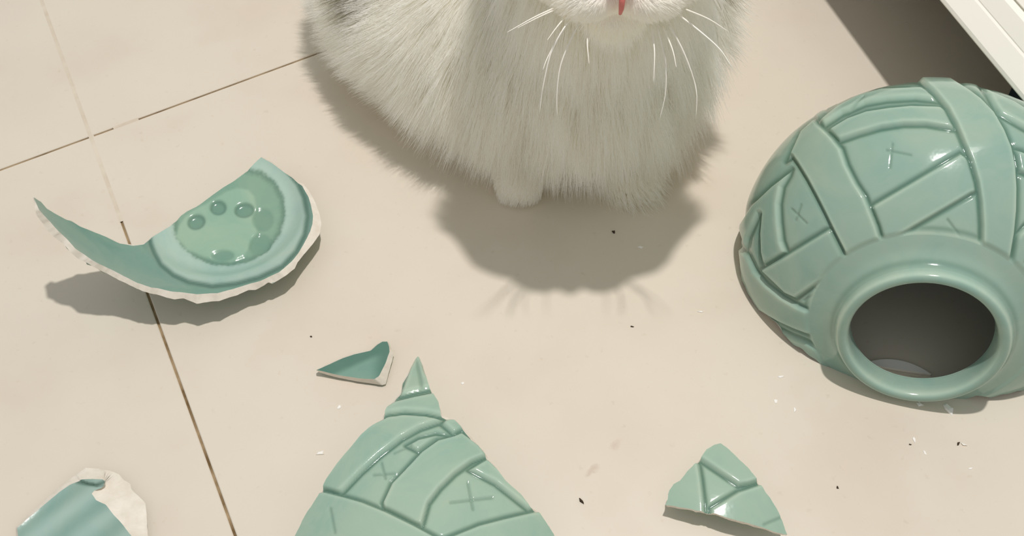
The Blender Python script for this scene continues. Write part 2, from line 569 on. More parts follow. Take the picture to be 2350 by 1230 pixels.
ball_bands = [
    # upper straps
    ([(1890, 300), (1943, 268), (1987, 252), (2039, 244), (2090, 239), (2158, 241), (2240, 260), (2240, 300), (2185, 298), (2124, 288), (2073, 288), (2021, 296), (1970, 311), (1925, 327)], 1.0),
    ([(1850, 300), (1885, 268), (1919, 240), (1970, 214), (2021, 200), (2114, 196), (2200, 215), (2200, 238), (2100, 228), (2035, 232), (1985, 241), (1935, 262), (1890, 292)], 1.0),
    ([(1900, 215), (1980, 180), (2120, 160), (2200, 168), (2160, 186), (2090, 186), (2010, 192), (1950, 214), (1895, 250)], 1.0),
    # left straps
    ([(1690, 520), (1722, 470), (1769, 425), (1817, 388), (1812, 404), (1797, 430), (1790, 470), (1792, 510), (1797, 553), (1808, 582), (1752, 618), (1743, 580), (1741, 536), (1745, 490), (1720, 545), (1712, 590)], 1.0),
    ([(1740, 620), (1805, 583), (1905, 522), (1990, 500), (2000, 590), (1945, 615), (1880, 651), (1826, 688), (1798, 676), (1773, 651)], 1.0),
    # middle diagonal
    ([(1990, 478), (2008, 466), (2204, 350), (2260, 380), (2260, 436), (2228, 448), (2058, 548), (2010, 560)], 1.0),
    # lower left
    ([(1690, 560), (1719, 584), (1737, 622), (1762, 651), (1798, 680), (1834, 701), (1866, 715), (1960, 722), (1960, 800), (1852, 769), (1820, 757), (1784, 741), (1740, 715), (1700, 660)], 1.05),
    ([(1720, 735), (1770, 745), (1810, 766), (1850, 782), (1880, 800), (1930, 830), (1900, 880), (1800, 820), (1740, 780)], 0.8),
    # right of the big strap
    ([(2250, 195), (2330, 230), (2400, 275), (2480, 360), (2480, 410), (2390, 320), (2330, 285), (2290, 262)], 1.0),
    ([(2290, 330), (2345, 345), (2420, 380), (2540, 470), (2540, 530), (2430, 440), (2350, 400), (2300, 385)], 1.0),
    ([(2310, 560), (2370, 500), (2450, 430), (2510, 470), (2430, 560), (2350, 640), (2310, 660)], 1.0),
    ([(2290, 700), (2340, 690), (2420, 640), (2540, 560), (2540, 640), (2440, 730), (2350, 790), (2300, 800)], 1.0),
    ([(2230, 890), (2300, 850), (2420, 790), (2520, 700), (2540, 800), (2400, 900), (2250, 940)], 0.9),
    # the two broad straps on top
    ([(1802, 372), (1835, 300), (1868, 270), (1885, 288), (1912, 314), (1933, 341), (1946, 379), (1967, 420), (1987, 450), (2001, 484), (2015, 519), (2025, 553), (2032, 583), (2060, 640), (1985, 690), (1952, 615), (1933, 573), (1912, 532), (1892, 491), (1871, 450), (1851, 413), (1830, 379), (1818, 362)], 1.2),
    ([(2070, 150), (2095, 177), (2114, 191), (2144, 218), (2172, 252), (2192, 290), (2209, 331), (2226, 372), (2240, 420), (2247, 467), (2250, 519), (2249, 585), (2230, 640), (2330, 700), (2320, 600), (2331, 536), (2336, 484), (2337, 433), (2334, 382), (2325, 338), (2308, 297), (2284, 256), (2254, 225), (2226, 204), (2185, 178), (2150, 150)], 1.2),
]
ball_marks = [
    ([(2035, 345), (2090, 356)], 3.2, 0.0005), ([(2048, 330), (2042, 385)], 3.2, 0.0005),
    ([(1817, 480), (1850, 512)], 3.0, 0.0005), ([(1838, 470), (1826, 505)], 3.0, 0.0005),
    ([(2070, 556), (2150, 535), (2225, 570)], 3.0, 0.0005), ([(2175, 505), (2215, 560)], 3.5, 0.0008),
    ([(1935, 268), (1985, 224)], 3.0, 0.0005), ([(2350, 600), (2400, 690)], 3.5, 0.0008),
    ([(1870, 662), (1888, 700)], 3.0, 0.0010), ([(1845, 690), (1880, 668)], 3.0, 0.0010),
]

ball = empty('broken_ball', (0, 0, 0))
tag(ball, 'hollow green ceramic ball with raised straps and a round collared opening, broken off below', 'vase')
NU = 1180
V, Fq = lathe(body_prof, NU)
nrm = (V - BC)
hh = nrm @ AX
nrm = (nrm - np.outer(hh, AX)) / BB ** 2 + np.outer(hh, AX) / BA ** 2
nrm /= np.linalg.norm(nrm, axis=1, keepdims=True)
h, pool, lite, ids = relief(project(V), ball_bands, ball_marks, H=0.0018, G=0.0015)
rad = np.linalg.norm((V - BC) - np.outer(hh, AX), axis=1)
front = hh > 0
keepc = np.where(front, smooth((rad - R_COL) / 0.0042), 1.0)          # straps run out into the collar
h = h * keepc
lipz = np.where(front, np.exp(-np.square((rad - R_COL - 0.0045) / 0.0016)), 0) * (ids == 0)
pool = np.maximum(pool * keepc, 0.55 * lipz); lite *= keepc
lite = np.maximum(lite, np.where(front, np.exp(-np.square((rad - R_COL - 0.0012) / 0.0011)), 0) * (ids == 0))  # edge highlight along the collar boundary put into the tint
V = V + nrm * h[:, None]
angz = np.arctan2(V[:, 1] - BC[1], V[:, 0] - BC[0])
def zcut(a):
    return 0.0035 + 0.002 * np.sin(a * 9 + 1) + 0.0015 * np.sin(a * 23 + 2) + 0.001 * np.sin(a * 57)
zc = zcut(angz)
N = vert_normals(V, Fq)
if (N * nrm).sum() < 0: N = -N; Fq = Fq[:, ::-1]
V2, Fk = cut(V, Fq, zc)
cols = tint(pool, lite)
fid = np.array([0]) if len(Fk) == 0 else np.sort(ids[Fk], axis=1)[:, 1]
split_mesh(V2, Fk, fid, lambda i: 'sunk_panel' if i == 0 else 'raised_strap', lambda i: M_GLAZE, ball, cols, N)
# collar
Vc, Fc = lathe(collar_prof, 420)
Nc = vert_normals(Vc, Fc)
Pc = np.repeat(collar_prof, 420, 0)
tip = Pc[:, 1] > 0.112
lc = np.exp(-np.square((Pc[:, 0] - 0.0628) / 0.0011)) * tip + np.exp(-np.square((Pc[:, 0] - 0.0548) / 0.0011)) * (Pc[:, 1] > 0.109)  # bright lines: highlights of both lip edges painted into the tint
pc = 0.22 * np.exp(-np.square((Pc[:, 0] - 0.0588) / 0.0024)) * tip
pc = np.maximum(pc, 0.5 * np.exp(-np.square((Pc[:, 0] - 0.0668) / 0.0020)) * (Pc[:, 1] > 0.100) * (1 - tip))  # crease shade outside the lip painted into the tint
ctr = BC + Pc[:, 1:2] * AX
sgn = ((Nc * (Vc - ctr)).sum(1) * np.where(Pc[:, 0] > 0.061, 1, -1)).sum()
if sgn < 0: Nc = -Nc; Fc = Fc[:, ::-1]
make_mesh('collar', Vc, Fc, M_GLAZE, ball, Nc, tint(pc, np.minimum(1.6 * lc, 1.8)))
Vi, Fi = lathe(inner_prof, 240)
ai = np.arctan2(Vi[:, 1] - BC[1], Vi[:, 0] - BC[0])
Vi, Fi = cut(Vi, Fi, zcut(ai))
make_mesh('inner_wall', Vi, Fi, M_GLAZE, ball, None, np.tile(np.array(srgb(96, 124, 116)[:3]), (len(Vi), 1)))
# broken rim between outer and inner wall, near the floor
def on_wall(a, zc, ra, rb):
    d = np.stack([np.cos(a), np.sin(a), np.zeros_like(a)], 1)
    lo, hi = np.zeros(len(a)), np.full(len(a), 0.3)
    for _ in range(40):
        m = (lo + hi) / 2
        p = d * m[:, None]; p[:, 2] = zc - BC[2]
        q = p @ AX; r2 = (p * p).sum(1) - q * q
        ins = q * q / ra ** 2 + r2 / rb ** 2 < 1
        lo = np.where(ins, m, lo); hi = np.where(ins, hi, m)
    p = d * lo[:, None]; p[:, 2] = zc - BC[2]
    return BC + p
aa = np.linspace(0, 2 * math.pi, 360, endpoint=False)
zr = zcut(aa)
r1 = on_wall(aa, zr, BA - 0.0005, BB - 0.0005); r2 = on_wall(aa, zr, BA - 0.0075, BB - 0.0075)
e = make_mesh('broken_edge', np.vstack([r1, r2]), [(i, (i + 1) % 360, 360 + (i + 1) % 360, 360 + i) for i in range(360)], M_BISC, ball)
e['label'] = 'white unglazed broken edge'
adopt(ball, (BC[0], BC[1], 0))

# ------------------------------------------------------------------ shards
def shard(root, glaze_loop, outer_loop, top, bottom, last, relief_fn, face_name, face_mat=None, step=3.2, ids_names=None, rough=0.6, seed=1, anchors=None, under_tint=None, thick=0.006, outer_z=None):
    """glaze_loop / outer_loop: outlines of the glazed face and of the clay edge, point i to point i"""
    n = 420
    def param(loop):
        if anchors is None:
            L = resample_n(np.vstack([loop, loop[:1]]), n + 1)[:-1]
            return L
        return L
    def by_anchor(loop, anc):
        loop = np.asarray(loop, float); m = len(loop)
        out = []
        segs = list(zip(anc, anc[1:] + [anc[0] + m]))
        for a, b in segs:
            pts = np.array([loop[k % m] for k in range(a, b + 1)])
            L = np.hypot(*(pts[1:] - pts[:-1]).T).sum()
            out.append((pts, L))
        return out
    if anchors:
        ga, oa = by_anchor(glaze_loop, anchors[0]), by_anchor(outer_loop, anchors[1])
        G_, O_ = [], []
        for (gp, gl), (op, ol) in zip(ga, oa):
            k = max(4, int(max(gl, ol) / 4.0))
            G_.append(resample_n(gp, k + 1)[:-1]); O_.append(resample_n(op, k + 1)[:-1])
        G_, O_ = np.vstack(G_), np.vstack(O_)
    else:
        G_, O_ = param(np.asarray(glaze_loop, float)), param(np.asarray(outer_loop, float))
    r = np.random.default_rng(seed)
    def wob(m, amp):
        j = r.normal(size=(m, 2)); j = (np.roll(j, 1, 0) + 2 * j + np.roll(j, -1, 0)) / 3
        j2 = r.normal(size=(m // 8 + 2, 2)); x = np.linspace(0, m // 8 + 1, m)
        j3 = np.stack([np.interp(x, np.arange(m // 8 + 2), j2[:, q]) for q in (0, 1)], 1)
        j3 *= np.minimum(1, np.minimum(np.arange(m), np.arange(m)[::-1]) / 8)[:, None]
        return (j * 0.22 + j3) * amp
    wb = wob(len(G_), rough)
    G_ = G_ + wb * 0.7; O_ = O_ + wb + wob(len(G_), rough * 0.8)
    P2, T = fill(G_, step)
    B3 = cast(P2, top, last)
    hgt, colr, ids_ = relief_fn(P2)
    nv = vert_normals(B3, T)
    if nv[:, 2].sum() < 0: T = [t[::-1] for t in T]; nv = -nv
    V3 = B3 + nv * hgt[:, None]
    V3[:, 2] = np.maximum(V3[:, 2], 0.0012)
    N3 = vert_normals(V3, T); nv_top = nv
    T = np.array(T)
    names = ids_names or {0: face_name}
    fid = np.sort(ids_[T], axis=1)[:, 1]
    split_mesh(V3, T, fid, lambda i: names.get(int(i), 'raised_strap'), lambda i: face_mat or M_GLAZE, root, colr, N3)
    # clay edge: strip from the glazed outline down and out to the outer outline
    nb = len(G_)
    top_ring = V3[:nb] if np.allclose(P2[:nb], G_, atol=1e-3) else cast(G_, top, last)
    want = top_ring - nv_top[:nb] * thick
    dr = rays(O_); dr /= np.linalg.norm(dr, axis=1, keepdims=True)
    bot_ring = CO + dr * ((want - CO) * dr).sum(1)[:, None]          # the clay edge, one wall thickness below
    if outer_z is not None: bot_ring = cast(O_, lambda x, y: np.full_like(x, outer_z))
    bot_ring[:, 2] = np.clip(bot_ring[:, 2], 0.0006, None)
    mid = (top_ring + bot_ring) / 2 + r.normal(size=(nb, 3)) * 0.0002
    EV = np.vstack([top_ring, mid, bot_ring])
    EF = []
    for q in (0, 1):
        for i in range(nb):
            j = (i + 1) % nb
            EF.append((q * nb + i, q * nb + j, (q + 1) * nb + j, (q + 1) * nb + i))
    ce = EV.mean(0)
    e = make_mesh('broken_edge', EV, EF, M_BISC, root, smooth_shade=True)
    e['label'] = 'white unglazed broken edge'
    # underside
    U2, TU = fill(O_, 9, G_)
    UV = cast(U2, top, last); UV = UV - vert_normals(UV, TU) * np.sign(vert_normals(UV, TU)[:, 2:].mean()) * thick; UV[:nb] = bot_ring
    UV[:, 2] = np.clip(UV[:, 2], 0.0006, None)
    make_mesh('underside', UV, TU, M_GLAZE, root, None, np.tile(C_MID if under_tint is None else under_tint, (len(UV), 1)))
    c = bot_ring.mean(0)
    adopt(root, (c[0], c[1], 0.0))

def bowl(cx, cy, R, z0):
    return lambda x, y: z0 + R - np.sqrt(np.maximum(R * R - (x - cx) ** 2 - (y - cy) ** 2, 1e-7))
def dome(cx, cy, R, ztop):
    return lambda x, y: ztop - R + np.sqrt(np.maximum(R * R - (x - cx) ** 2 - (y - cy) ** 2, 1e-7))

# --- shard with the paw-print disc
s1_outer = [(75, 450), (94, 462), (108, 478), (129, 490), (151, 503), (162, 506), (183, 519), (212, 531), (240, 542), (276, 558), (305, 564), (330, 560), (346, 547),
            (390, 521), (416, 494), (451, 474), (487, 447), (530, 419), (569, 392), (587, 374), (600, 361), (627, 374), (648, 390), (670, 406), (684, 419), (698, 424),
            (712, 440), (724, 465), (733, 490), (737, 512), (732, 537), (718, 558), (704, 576), (683, 601), (677, 615), (657, 632), (627, 652), (616, 648), (587, 666), (569, 667), (541, 678), (501, 692), (451, 694),
            (419, 684), (401, 687), (355, 678), (312, 662), (269, 642), (233, 624), (201, 605), (179, 594), (151, 569), (129, 551), (104, 526), (84, 492)]
s1_glaze = [(77, 453), (94, 463), (108, 479), (129, 491), (151, 504), (162, 507), (183, 520), (212, 532), (240, 543), (276, 559), (305, 565), (330, 561), (346, 548),
            (390, 522), (416, 495), (451, 475), (487, 448), (530, 420), (569, 393), (587, 375), (600, 362), (627, 376), (648, 392), (670, 408), (684, 421), (694, 427),
            (708, 450), (715, 472), (718, 494), (717, 512), (712, 530), (704, 546), (695, 562), (684, 580), (670, 598), (641, 624), (620, 635), (598, 645), (575, 651), (548, 659), (520, 667), (498, 673), (451, 674),
            (419, 671), (398, 669), (348, 661), (312, 648), (255, 619), (232, 608), (212, 597), (172, 569), (147, 544), (132, 530), (119, 515), (90, 482)]
def ellipse(cx, cy, rx, ry, rot=0, n=40):
    t = np.linspace(0, 2 * math.pi, n, endpoint=False); c, s = math.cos(math.radians(rot)), math.sin(math.radians(rot))
    x, y = rx * np.cos(t), ry * np.sin(t)
    return np.stack([cx + c * x - s * y, cy + s * x + c * y], 1)
ring_out = [(343, 540), (346, 560), (355, 583), (369, 608), (398, 632), (433, 648), (487, 658), (541, 652), (594, 638), (648, 612), (680, 578), (699, 540), (706, 497), (698, 455), (684, 424), (660, 395), (620, 350), (560, 330), (450, 390), (370, 470)]
ring_in = [(398, 500), (402, 540), (420, 567), (450, 593), (490, 609), (530, 611), (575, 601), (615, 577), (642, 540), (654, 497), (650, 455), (632, 420), (600, 396), (560, 386), (480, 400), (420, 450)]
paw = [(404, 545), (410, 520), (425, 498), (446, 482), (470, 470), (500, 452), (520, 440), (545, 432), (570, 437), (584, 452), (588, 475), (583, 500), (592, 520), (588, 545), (575, 565), (560, 590), (530, 602), (500, 600), (465, 590), (430, 575)]
toes = [ellipse(451, 511, 19, 15, -20), ellipse(501, 478, 17, 15), ellipse(561, 484, 21, 15, -8)]
notch = ellipse(512, 588, 26, 13)
lobes = [ellipse(603, 505, 24, 26), ellipse(596, 562, 26, 22, -40)]
def s1_relief(P):
    n = len(P)
    wall = np.array(srgb(126, 160, 147)[:3]); ringc = np.array(srgb(176, 200, 188)[:3]); disc = np.array(srgb(138, 170, 150)[:3])
    pawc = np.array(srgb(158, 188, 166)[:3]); dim = np.array(srgb(122, 156, 138)[:3]); dark = np.array(srgb(78, 112, 98)[:3])
    c = np.tile(wall, (n, 1)); h = np.zeros(n); ids = np.zeros(n, int)
    jag = 3.0 * np.sin(P[:, 0] * 0.35 + 2 * np.sin(P[:, 1] * .21)) * np.sin(P[:, 1] * 0.41 + P[:, 0] * 0.13)
    do = sdist(P, ring_out); di = sdist(P, ring_in)
    k = smooth(0.5 - do / 5); c = c * (1 - k[:, None]) + ringc * k[:, None]
    h += 0.0016 * smooth(0.5 - do / 7)
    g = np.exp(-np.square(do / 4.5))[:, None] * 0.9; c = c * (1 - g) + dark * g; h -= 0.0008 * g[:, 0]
    k = smooth(0.5 - (di + jag) / 6)[:, None]; c = c * (1 - k) + disc * k
    h -= 0.0014 * smooth(0.5 - di / 10)
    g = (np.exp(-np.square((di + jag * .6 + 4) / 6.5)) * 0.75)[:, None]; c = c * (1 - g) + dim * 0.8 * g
    dp = sdist(P, paw); k = smooth(0.5 - dp / 9)[:, None] * 0.9; c = c * (1 - k) + pawc * k; h += 0.0011 * smooth(0.5 - dp / 12)
    for tpoly in toes:
        d = sdist(P, tpoly); k = smooth(0.5 - d / 8)[:, None]; c = c * (1 - k) + dim * k; h -= 0.0022 * smooth(0.5 - d / 14)
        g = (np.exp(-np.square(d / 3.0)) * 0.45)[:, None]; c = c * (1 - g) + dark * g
    for tpoly in [notch] + lobes:
        d = sdist(P, tpoly); k = 0.8 * smooth(0.5 - d / 9)[:, None]; c = c * (1 - k) + dim * k; h -= 0.0011 * smooth(0.5 - d / 12)
    ids[do < 0] = 1; ids[di < 0] = 2
    return h, c, ids
bc = at_z(520, 505, 0.0)
b1 = empty('bowl_shard', (0, 0, 0))
tag(b1, 'large curved green shard with a paw print disc and a long pointed tail', 'shard')
S1R = 0.140
def with_disc(f, cx, cy, rd):
    e = 1e-4
    z0 = f(np.array([cx]), np.array([cy]))[0]
    gx = (f(np.array([cx + e]), np.array([cy]))[0] - z0) / e; gy = (f(np.array([cx]), np.array([cy + e]))[0] - z0) / e
    def g(x, y):
        z = f(x, y); r = np.hypot(x - cx, y - cy)
        k = smooth((rd + 0.014 - r) / 0.028)
        return z * (1 - k) + (z0 + gx * (x - cx) + gy * (y - cy) + 0.0065) * k
    return g
s1_top = with_disc(bowl(bc[0] + 0.012, bc[1] - 0.020, S1R, 0.0065), bc[0], bc[1], 0.066)
s1_bot = with_disc(bowl(bc[0] + 0.012, bc[1] - 0.020, S1R + 0.006, 0.0), bc[0], bc[1], 0.066)
shard(b1, s1_glaze, s1_outer, s1_top, s1_bot, True, s1_relief, 'bowl_wall', ids_names={0: 'bowl_wall', 1: 'disc_ring', 2: 'paw_disc'}, rough=0.9, seed=3,
      anchors=([0, 12, 20, 25, 42], [0, 12, 20, 25, 42]), under_tint=C_MID * 0.8)

# --- shard at the lower left with a wide clay fracture
s2_glaze = [(39, 1212), (68, 1187), (102, 1157), (136, 1129), (160, 1113), (177, 1105), (191, 1101), (214, 1100), (238, 1101), (244, 1105), (241, 1112), (232, 1120), (216, 1126), (210, 1134),
            (220, 1148), (243, 1157), (260, 1180), (281, 1203), (301, 1229), (318, 1262), (300, 1310), (190, 1345), (95, 1330), (48, 1270)]
s2_outer = [(36, 1210), (64, 1183), (95, 1154), (130, 1124), (150, 1106), (165, 1096), (180, 1085), (197, 1073), (226, 1075), (252, 1080), (272, 1089), (283, 1103), (298, 1110), (303, 1123),
            (315, 1134), (332, 1152), (336, 1176), (338, 1203), (339, 1230), (338, 1275), (310, 1325), (190, 1362), (88, 1345), (40, 1275)]
def s2_relief(P):
    base = np.array(srgb(140, 170, 160)[:3]); lt = np.array(srgb(164, 190, 182)[:3]); dk = np.array(srgb(86, 116, 104)[:3])
    u = (P[:, 0] * 0.66 + P[:, 1] * 0.75)
    k = (0.5 + 0.5 * np.sin(u / 11.0 + 0.6 * np.sin(P[:, 1] / 31)))[:, None]
    c = base * (1 - k) + lt * k
    fold = [(176, 1106), (200, 1111), (222, 1114), (240, 1108)]
    d = ldist(P, fold); g = np.exp(-np.square(d / 4))[:, None] * 0.9
    c = c * (1 - g) + dk * g
    up = sdist(P, [(176, 1100), (240, 1090), (250, 1106), (236, 1116), (205, 1111)]) < 0
    return 0.0004 * np.sin(u / 11.0) + np.where(up, 0.002, 0) - 0.0012 * g[:, 0], c, np.zeros(len(P), int)
c2 = at_z(180, 1235, 0)
b2 = empty('curved_shard', (0, 0, 0))
tag(b2, 'blue green shard with a wide chalky white fracture on its right, at the lower left', 'shard')
shard(b2, s2_glaze, s2_outer, bowl(c2[0], c2[1], 0.16, 0.008), bowl(c2[0], c2[1], 0.166, 0.0015), True, s2_relief, 'glazed_face', rough=0.8, seed=5, outer_z=0.006, anchors=([0, 7, 18], [0, 7, 18]))

# --- small dark triangle
s3_glaze = [(727, 849), (752, 838), (786, 823), (813, 813), (851, 805), (866, 791), (878, 784), (889, 784), (893, 796), (894, 808), (885, 833), (870, 863), (860, 870), (820, 868), (775, 860), (736, 851)]
s3_outer = [(726, 849), (752, 837), (786, 822), (813, 812), (850, 804), (865, 790), (877, 782), (890, 782), (896, 798), (904, 810), (897, 838), (886, 882), (878, 884), (820, 876), (772, 866), (733, 855)]
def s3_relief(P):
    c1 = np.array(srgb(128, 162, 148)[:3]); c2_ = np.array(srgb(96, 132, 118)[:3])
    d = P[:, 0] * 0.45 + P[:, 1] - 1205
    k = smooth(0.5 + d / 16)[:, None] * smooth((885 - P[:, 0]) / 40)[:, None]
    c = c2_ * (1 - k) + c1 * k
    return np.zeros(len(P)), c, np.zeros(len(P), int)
c3 = at_z(830, 835, 0)
b3 = empty('triangular_shard', (0, 0, 0))
tag(b3, 'small dark green triangular shard lying left of the spiked shard tip', 'shard')
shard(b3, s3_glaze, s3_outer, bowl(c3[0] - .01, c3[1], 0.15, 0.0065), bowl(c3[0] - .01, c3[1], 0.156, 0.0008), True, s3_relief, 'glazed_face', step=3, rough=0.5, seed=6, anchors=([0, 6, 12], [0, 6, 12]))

def cap(cx, cy, ax, ay, ztop, z0):
    return lambda x, y: z0 + (ztop - z0) * np.maximum(1 - ((x - cx) / ax) ** 2 - ((y - cy) / ay) ** 2, -0.2)
# --- big pointed shard, strapped outside up
s4_out = [(683, 1230), (710, 1176), (736, 1138), (752, 1104), (775, 1069), (805, 1035), (832, 1001), (851, 985), (878, 966), (880, 955), (889, 936), (905, 917), (920, 901), (924, 878), (935, 859), (948, 836), (954, 823), (962, 819),
          (969, 836), (977, 863), (985, 886), (996, 909), (1006, 924), (1013, 955), (1042, 966), (1073, 997), (1099, 1027), (1126, 1062), (1157, 1104), (1195, 1138), (1214, 1165), (1233, 1176), (1267, 1230), (1290, 1290), (1240, 1380), (1130, 1440), (980, 1455), (800, 1430), (690, 1350), (662, 1280)]
s4_bands = [
    ([(860, 1010), (905, 985), (960, 965), (1000, 957), (1060, 960), (1085, 985), (1110, 1040), (1180, 1110), (1260, 1180), (1240, 1200), (1210, 1170), (1137, 1112), (1073, 1078), (1116, 1050), (1042, 999), (1006, 968)], 0.8),
    ([(930, 1022), (960, 1005), (1000, 996), (1030, 1000), (1000, 1010), (960, 1038), (945, 1030)], 0.6),
    ([(1060, 990), (1042, 998), (1004, 1008), (966, 1035), (927, 1077), (897, 1108), (876, 1153), (880, 1190), (970, 1210), (985, 1157), (1011, 1123), (1046, 1089), (1084, 1062), (1122, 1047), (1100, 1020)], 1.1),
    ([(700, 1150), (740, 1100), (800, 1020), (850, 975), (890, 955), (927, 950), (975, 953), (1020, 962), (1011, 970), (966, 985), (924, 1008), (874, 1046), (828, 1088), (788, 1130), (740, 1160)], 1.2),
    ([(860, 960), (885, 930), (905, 918), (950, 907), (1000, 897), (1030, 930), (1020, 958), (975, 949), (927, 946), (890, 951)], 0.7),
    ([(915, 910), (940, 840), (962, 800), (975, 850), (1000, 890), (950, 901)], 0.6),
    ([(640, 1290), (700, 1130), (748, 1127), (790, 1138), (832, 1150), (889, 1173), (950, 1203), (996, 1228), (1060, 1270), (1000, 1460), (700, 1460)], 1.2),
    ([(1010, 1240), (1042, 1226), (1099, 1203), (1157, 1188), (1218, 1174), (1300, 1160), (1340, 1260), (1200, 1330), (1040, 1330)], 1.1),
]
s4_marks = [([(1034, 1153), (1130, 1142)], 3.2, 0.0011), ([(1074, 1108), (1086, 1169)], 3.2, 0.0011),
            ([(857, 1090), (904, 1086)], 3.0, 0.0010), ([(875, 1062), (884, 1098)], 3.0, 0.0010),
            ([(958, 830), (968, 890)], 4.0, 0.0012), ([(905, 1040), (945, 1022)], 3.0, 0.0005), ([(762, 1170), (772, 1225)], 3.5, 0.0006)]
def s4_relief(P):
    h, pool, lite, ids = relief(P, s4_bands, s4_marks, H=0.0020, G=0.0015, edge=8, gw=5.5)
    return h, tint(pool, lite, np.array(srgb(163, 188, 170)[:3])), ids
c4 = at_z(985, 1300, 0)
b4 = empty('spiked_shard', (0, 0, 0))
tag(b4, 'big domed green shard with raised straps and a thin upper spike, at the bottom', 'shard')
shard(b4, s4_out, [(x + (3 if x > 1010 else 0), y) for x, y in s4_out], cap(c4[0], c4[1], 0.135, 0.198, 0.060, 0.0), cap(c4[0], c4[1], 0.135, 0.198, 0.054, -0.006), False, s4_relief, 'sunk_panel', step=2.8, rough=0.8, seed=8)

# --- triangular strapped shard, lower right
s5_out = [(1653, 1021), (1667, 1031), (1693, 1055), (1718, 1080), (1739, 1106), (1758, 1136), (1779, 1167), (1791, 1195), (1803, 1227), (1796, 1227), (1773, 1221), (1740, 1209), (1714, 1201), (1673, 1191), (1643, 1181), (1610, 1175), (1571, 1167), (1549, 1163), (1527, 1160),
          (1533, 1147), (1537, 1128), (1547, 1114), (1561, 1106), (1576, 1088), (1592, 1069), (1608, 1055), (1622, 1035), (1639, 1025)]
s5_bands = [
    ([(1590, 1050), (1640, 1000), (1680, 1010), (1760, 1100), (1739, 1107), (1716, 1114), (1694, 1117), (1608, 1059)], 1.1),
    ([(1500, 1180), (1500, 1100), (1590, 1050), (1606, 1063), (1612, 1100), (1618, 1150), (1620, 1200)], 1.0),
    ([(1627, 1200), (1628, 1166), (1693, 1126), (1738, 1111), (1780, 1090), (1840, 1240), (1640, 1240)], 1.1),
]
def s5_relief(P):
    h, pool, lite, ids = relief(P, s5_bands, [([(1752, 1205), (1788, 1190)], 4, 0.0008)], H=0.0020, G=0.0016, edge=9, gw=5.5)
    return h, tint(pool, lite, np.array(srgb(163, 188, 170)[:3])), ids
c5 = at_z(1665, 1125, 0)
b5 = empty('strapped_shard', (0, 0, 0))
tag(b5, 'small green three-cornered shard with crossing raised straps, lying alone at the lower right', 'shard')
shard(b5, s5_out, [(x, y + (2 if y > 1155 else 0)) for x, y in s5_out], dome(c5[0], c5[1], 0.155, 0.023), dome(c5[0], c5[1], 0.149, 0.0165), False, s5_relief, 'sunk_panel', step=2.6, rough=0.7, seed=9)

# ------------------------------------------------------------------ chips and crumbs on the floor
def chip(name, label, px, py, size, mat, cat, seed, flat=0.35, group=None):
    r = np.random.default_rng(seed)
    p = at_z(px, py, 0)
    s = size / 26.3 * 0.01 / 2
    k = 7
    a = np.sort(r.uniform(0, 2 * math.pi, k))
    rad = r.uniform(0.6, 1.15, k); rot = r.uniform(0, math.pi); st = r.uniform(0.45, 0.8)
    x, y = rad * np.cos(a) * s, rad * np.sin(a) * s * st
    X, Y = x * math.cos(rot) - y * math.sin(rot), x * math.sin(rot) + y * math.cos(rot)
    zt = s * flat * 2
    V = [(X[i], Y[i], 0.0002) for i in range(k)] + [(X[i] * 0.75, Y[i] * 0.75, zt * r.uniform(0.5, 1)) for i in range(k)] + [(0, 0, zt)]
    Fs = [tuple(range(k - 1, -1, -1))]
    for i in range(k):
        j = (i + 1) % k
        Fs += [(i, j, k + j, k + i), (k + i, k + j, 2 * k)]
    o = make_mesh(name, V, Fs, mat, None, smooth_shade=False)
    o.location = (p[0], p[1], 0)
    tag(o, label, cat, group)
    return o
G1 = 'ceramic chips scattered on the floor'
chips = [
    (1792, 864, 14, 'bright white ceramic chip on the floor just left of the collar shadow'),
    (1780, 921, 10, 'tiny white chip left of the collar, above and left of another chip'),
    (1823, 942, 12, 'white chip lying lowest of the three left of the collar'),
    (2097, 1009, 15, 'white chip on the floor straight below the collared opening'),
    (2124, 1040, 11, 'faint flat chip below the collar, lower right of a brighter chip'),
    (2209, 1023, 17, 'white chip beside a dark crumb, at the right below the collar shadow'),
    (2111, 928, 14, 'small pale chip lying in the shadow under the collar'),
    (2178, 940, 26, 'largest pale flake, lying in the collar shadow at its right end'),
    (2228, 1074, 11, 'faint chip farthest to the lower right of the ball'),
    (1470, 568, 12, 'white chip lying in the shadow in front of the cat'),
    (778, 934, 10, 'pale chip on the floor below the small triangular shard'),
    (735, 1043, 17, 'thin pale sliver left of the big spiked shard'),
    (1605, 716, 14, 'flat pale chip between the cat shadow and the ball'),
    (1061, 880, 7, 'minute pale chip right of the spike tip'),
]
for i, (x, y, s, lab) in enumerate(chips):
    chip('ceramic_chip', lab, x, y, s * 1.25, M_CHIP, 'chip', 40 + i, 0.16, G1)
# pale curved sliver added in place of lit floor inside the collar
p = at_z(2058, 848, 0.002); t_ = np.linspace(-1, 1, 13)
ax = at_z(2130, 868, 0.002) - at_z(1987, 836, 0.002); ax /= np.linalg.norm(ax); ay = np.array([-ax[1], ax[0], 0])
Vs = []
for zz in (0.0004, 0.0035):
    for sg in (0, 1):
        for q in t_:
            Vs.append(ax * q * 0.027 + ay * ((0.0085 if sg else -0.0005) * (1 - q * q) + 0.002 * q) + np.array([0, 0, zz]))
m_ = len(t_); Fs = []
for i in range(m_ - 1):
    Fs += [(i, i + 1, m_ + i + 1, m_ + i), (2 * m_ + i, 3 * m_ + i, 3 * m_ + i + 1, 2 * m_ + i + 1), (i, 2 * m_ + i, 2 * m_ + i + 1, i + 1), (m_ + i, m_ + i + 1, 3 * m_ + i + 1, 3 * m_ + i)]
o = make_mesh('lit_crescent_sliver', Vs, Fs, M_CHIP, None, smooth_shade=False); o.location = (p[0], p[1], 0)
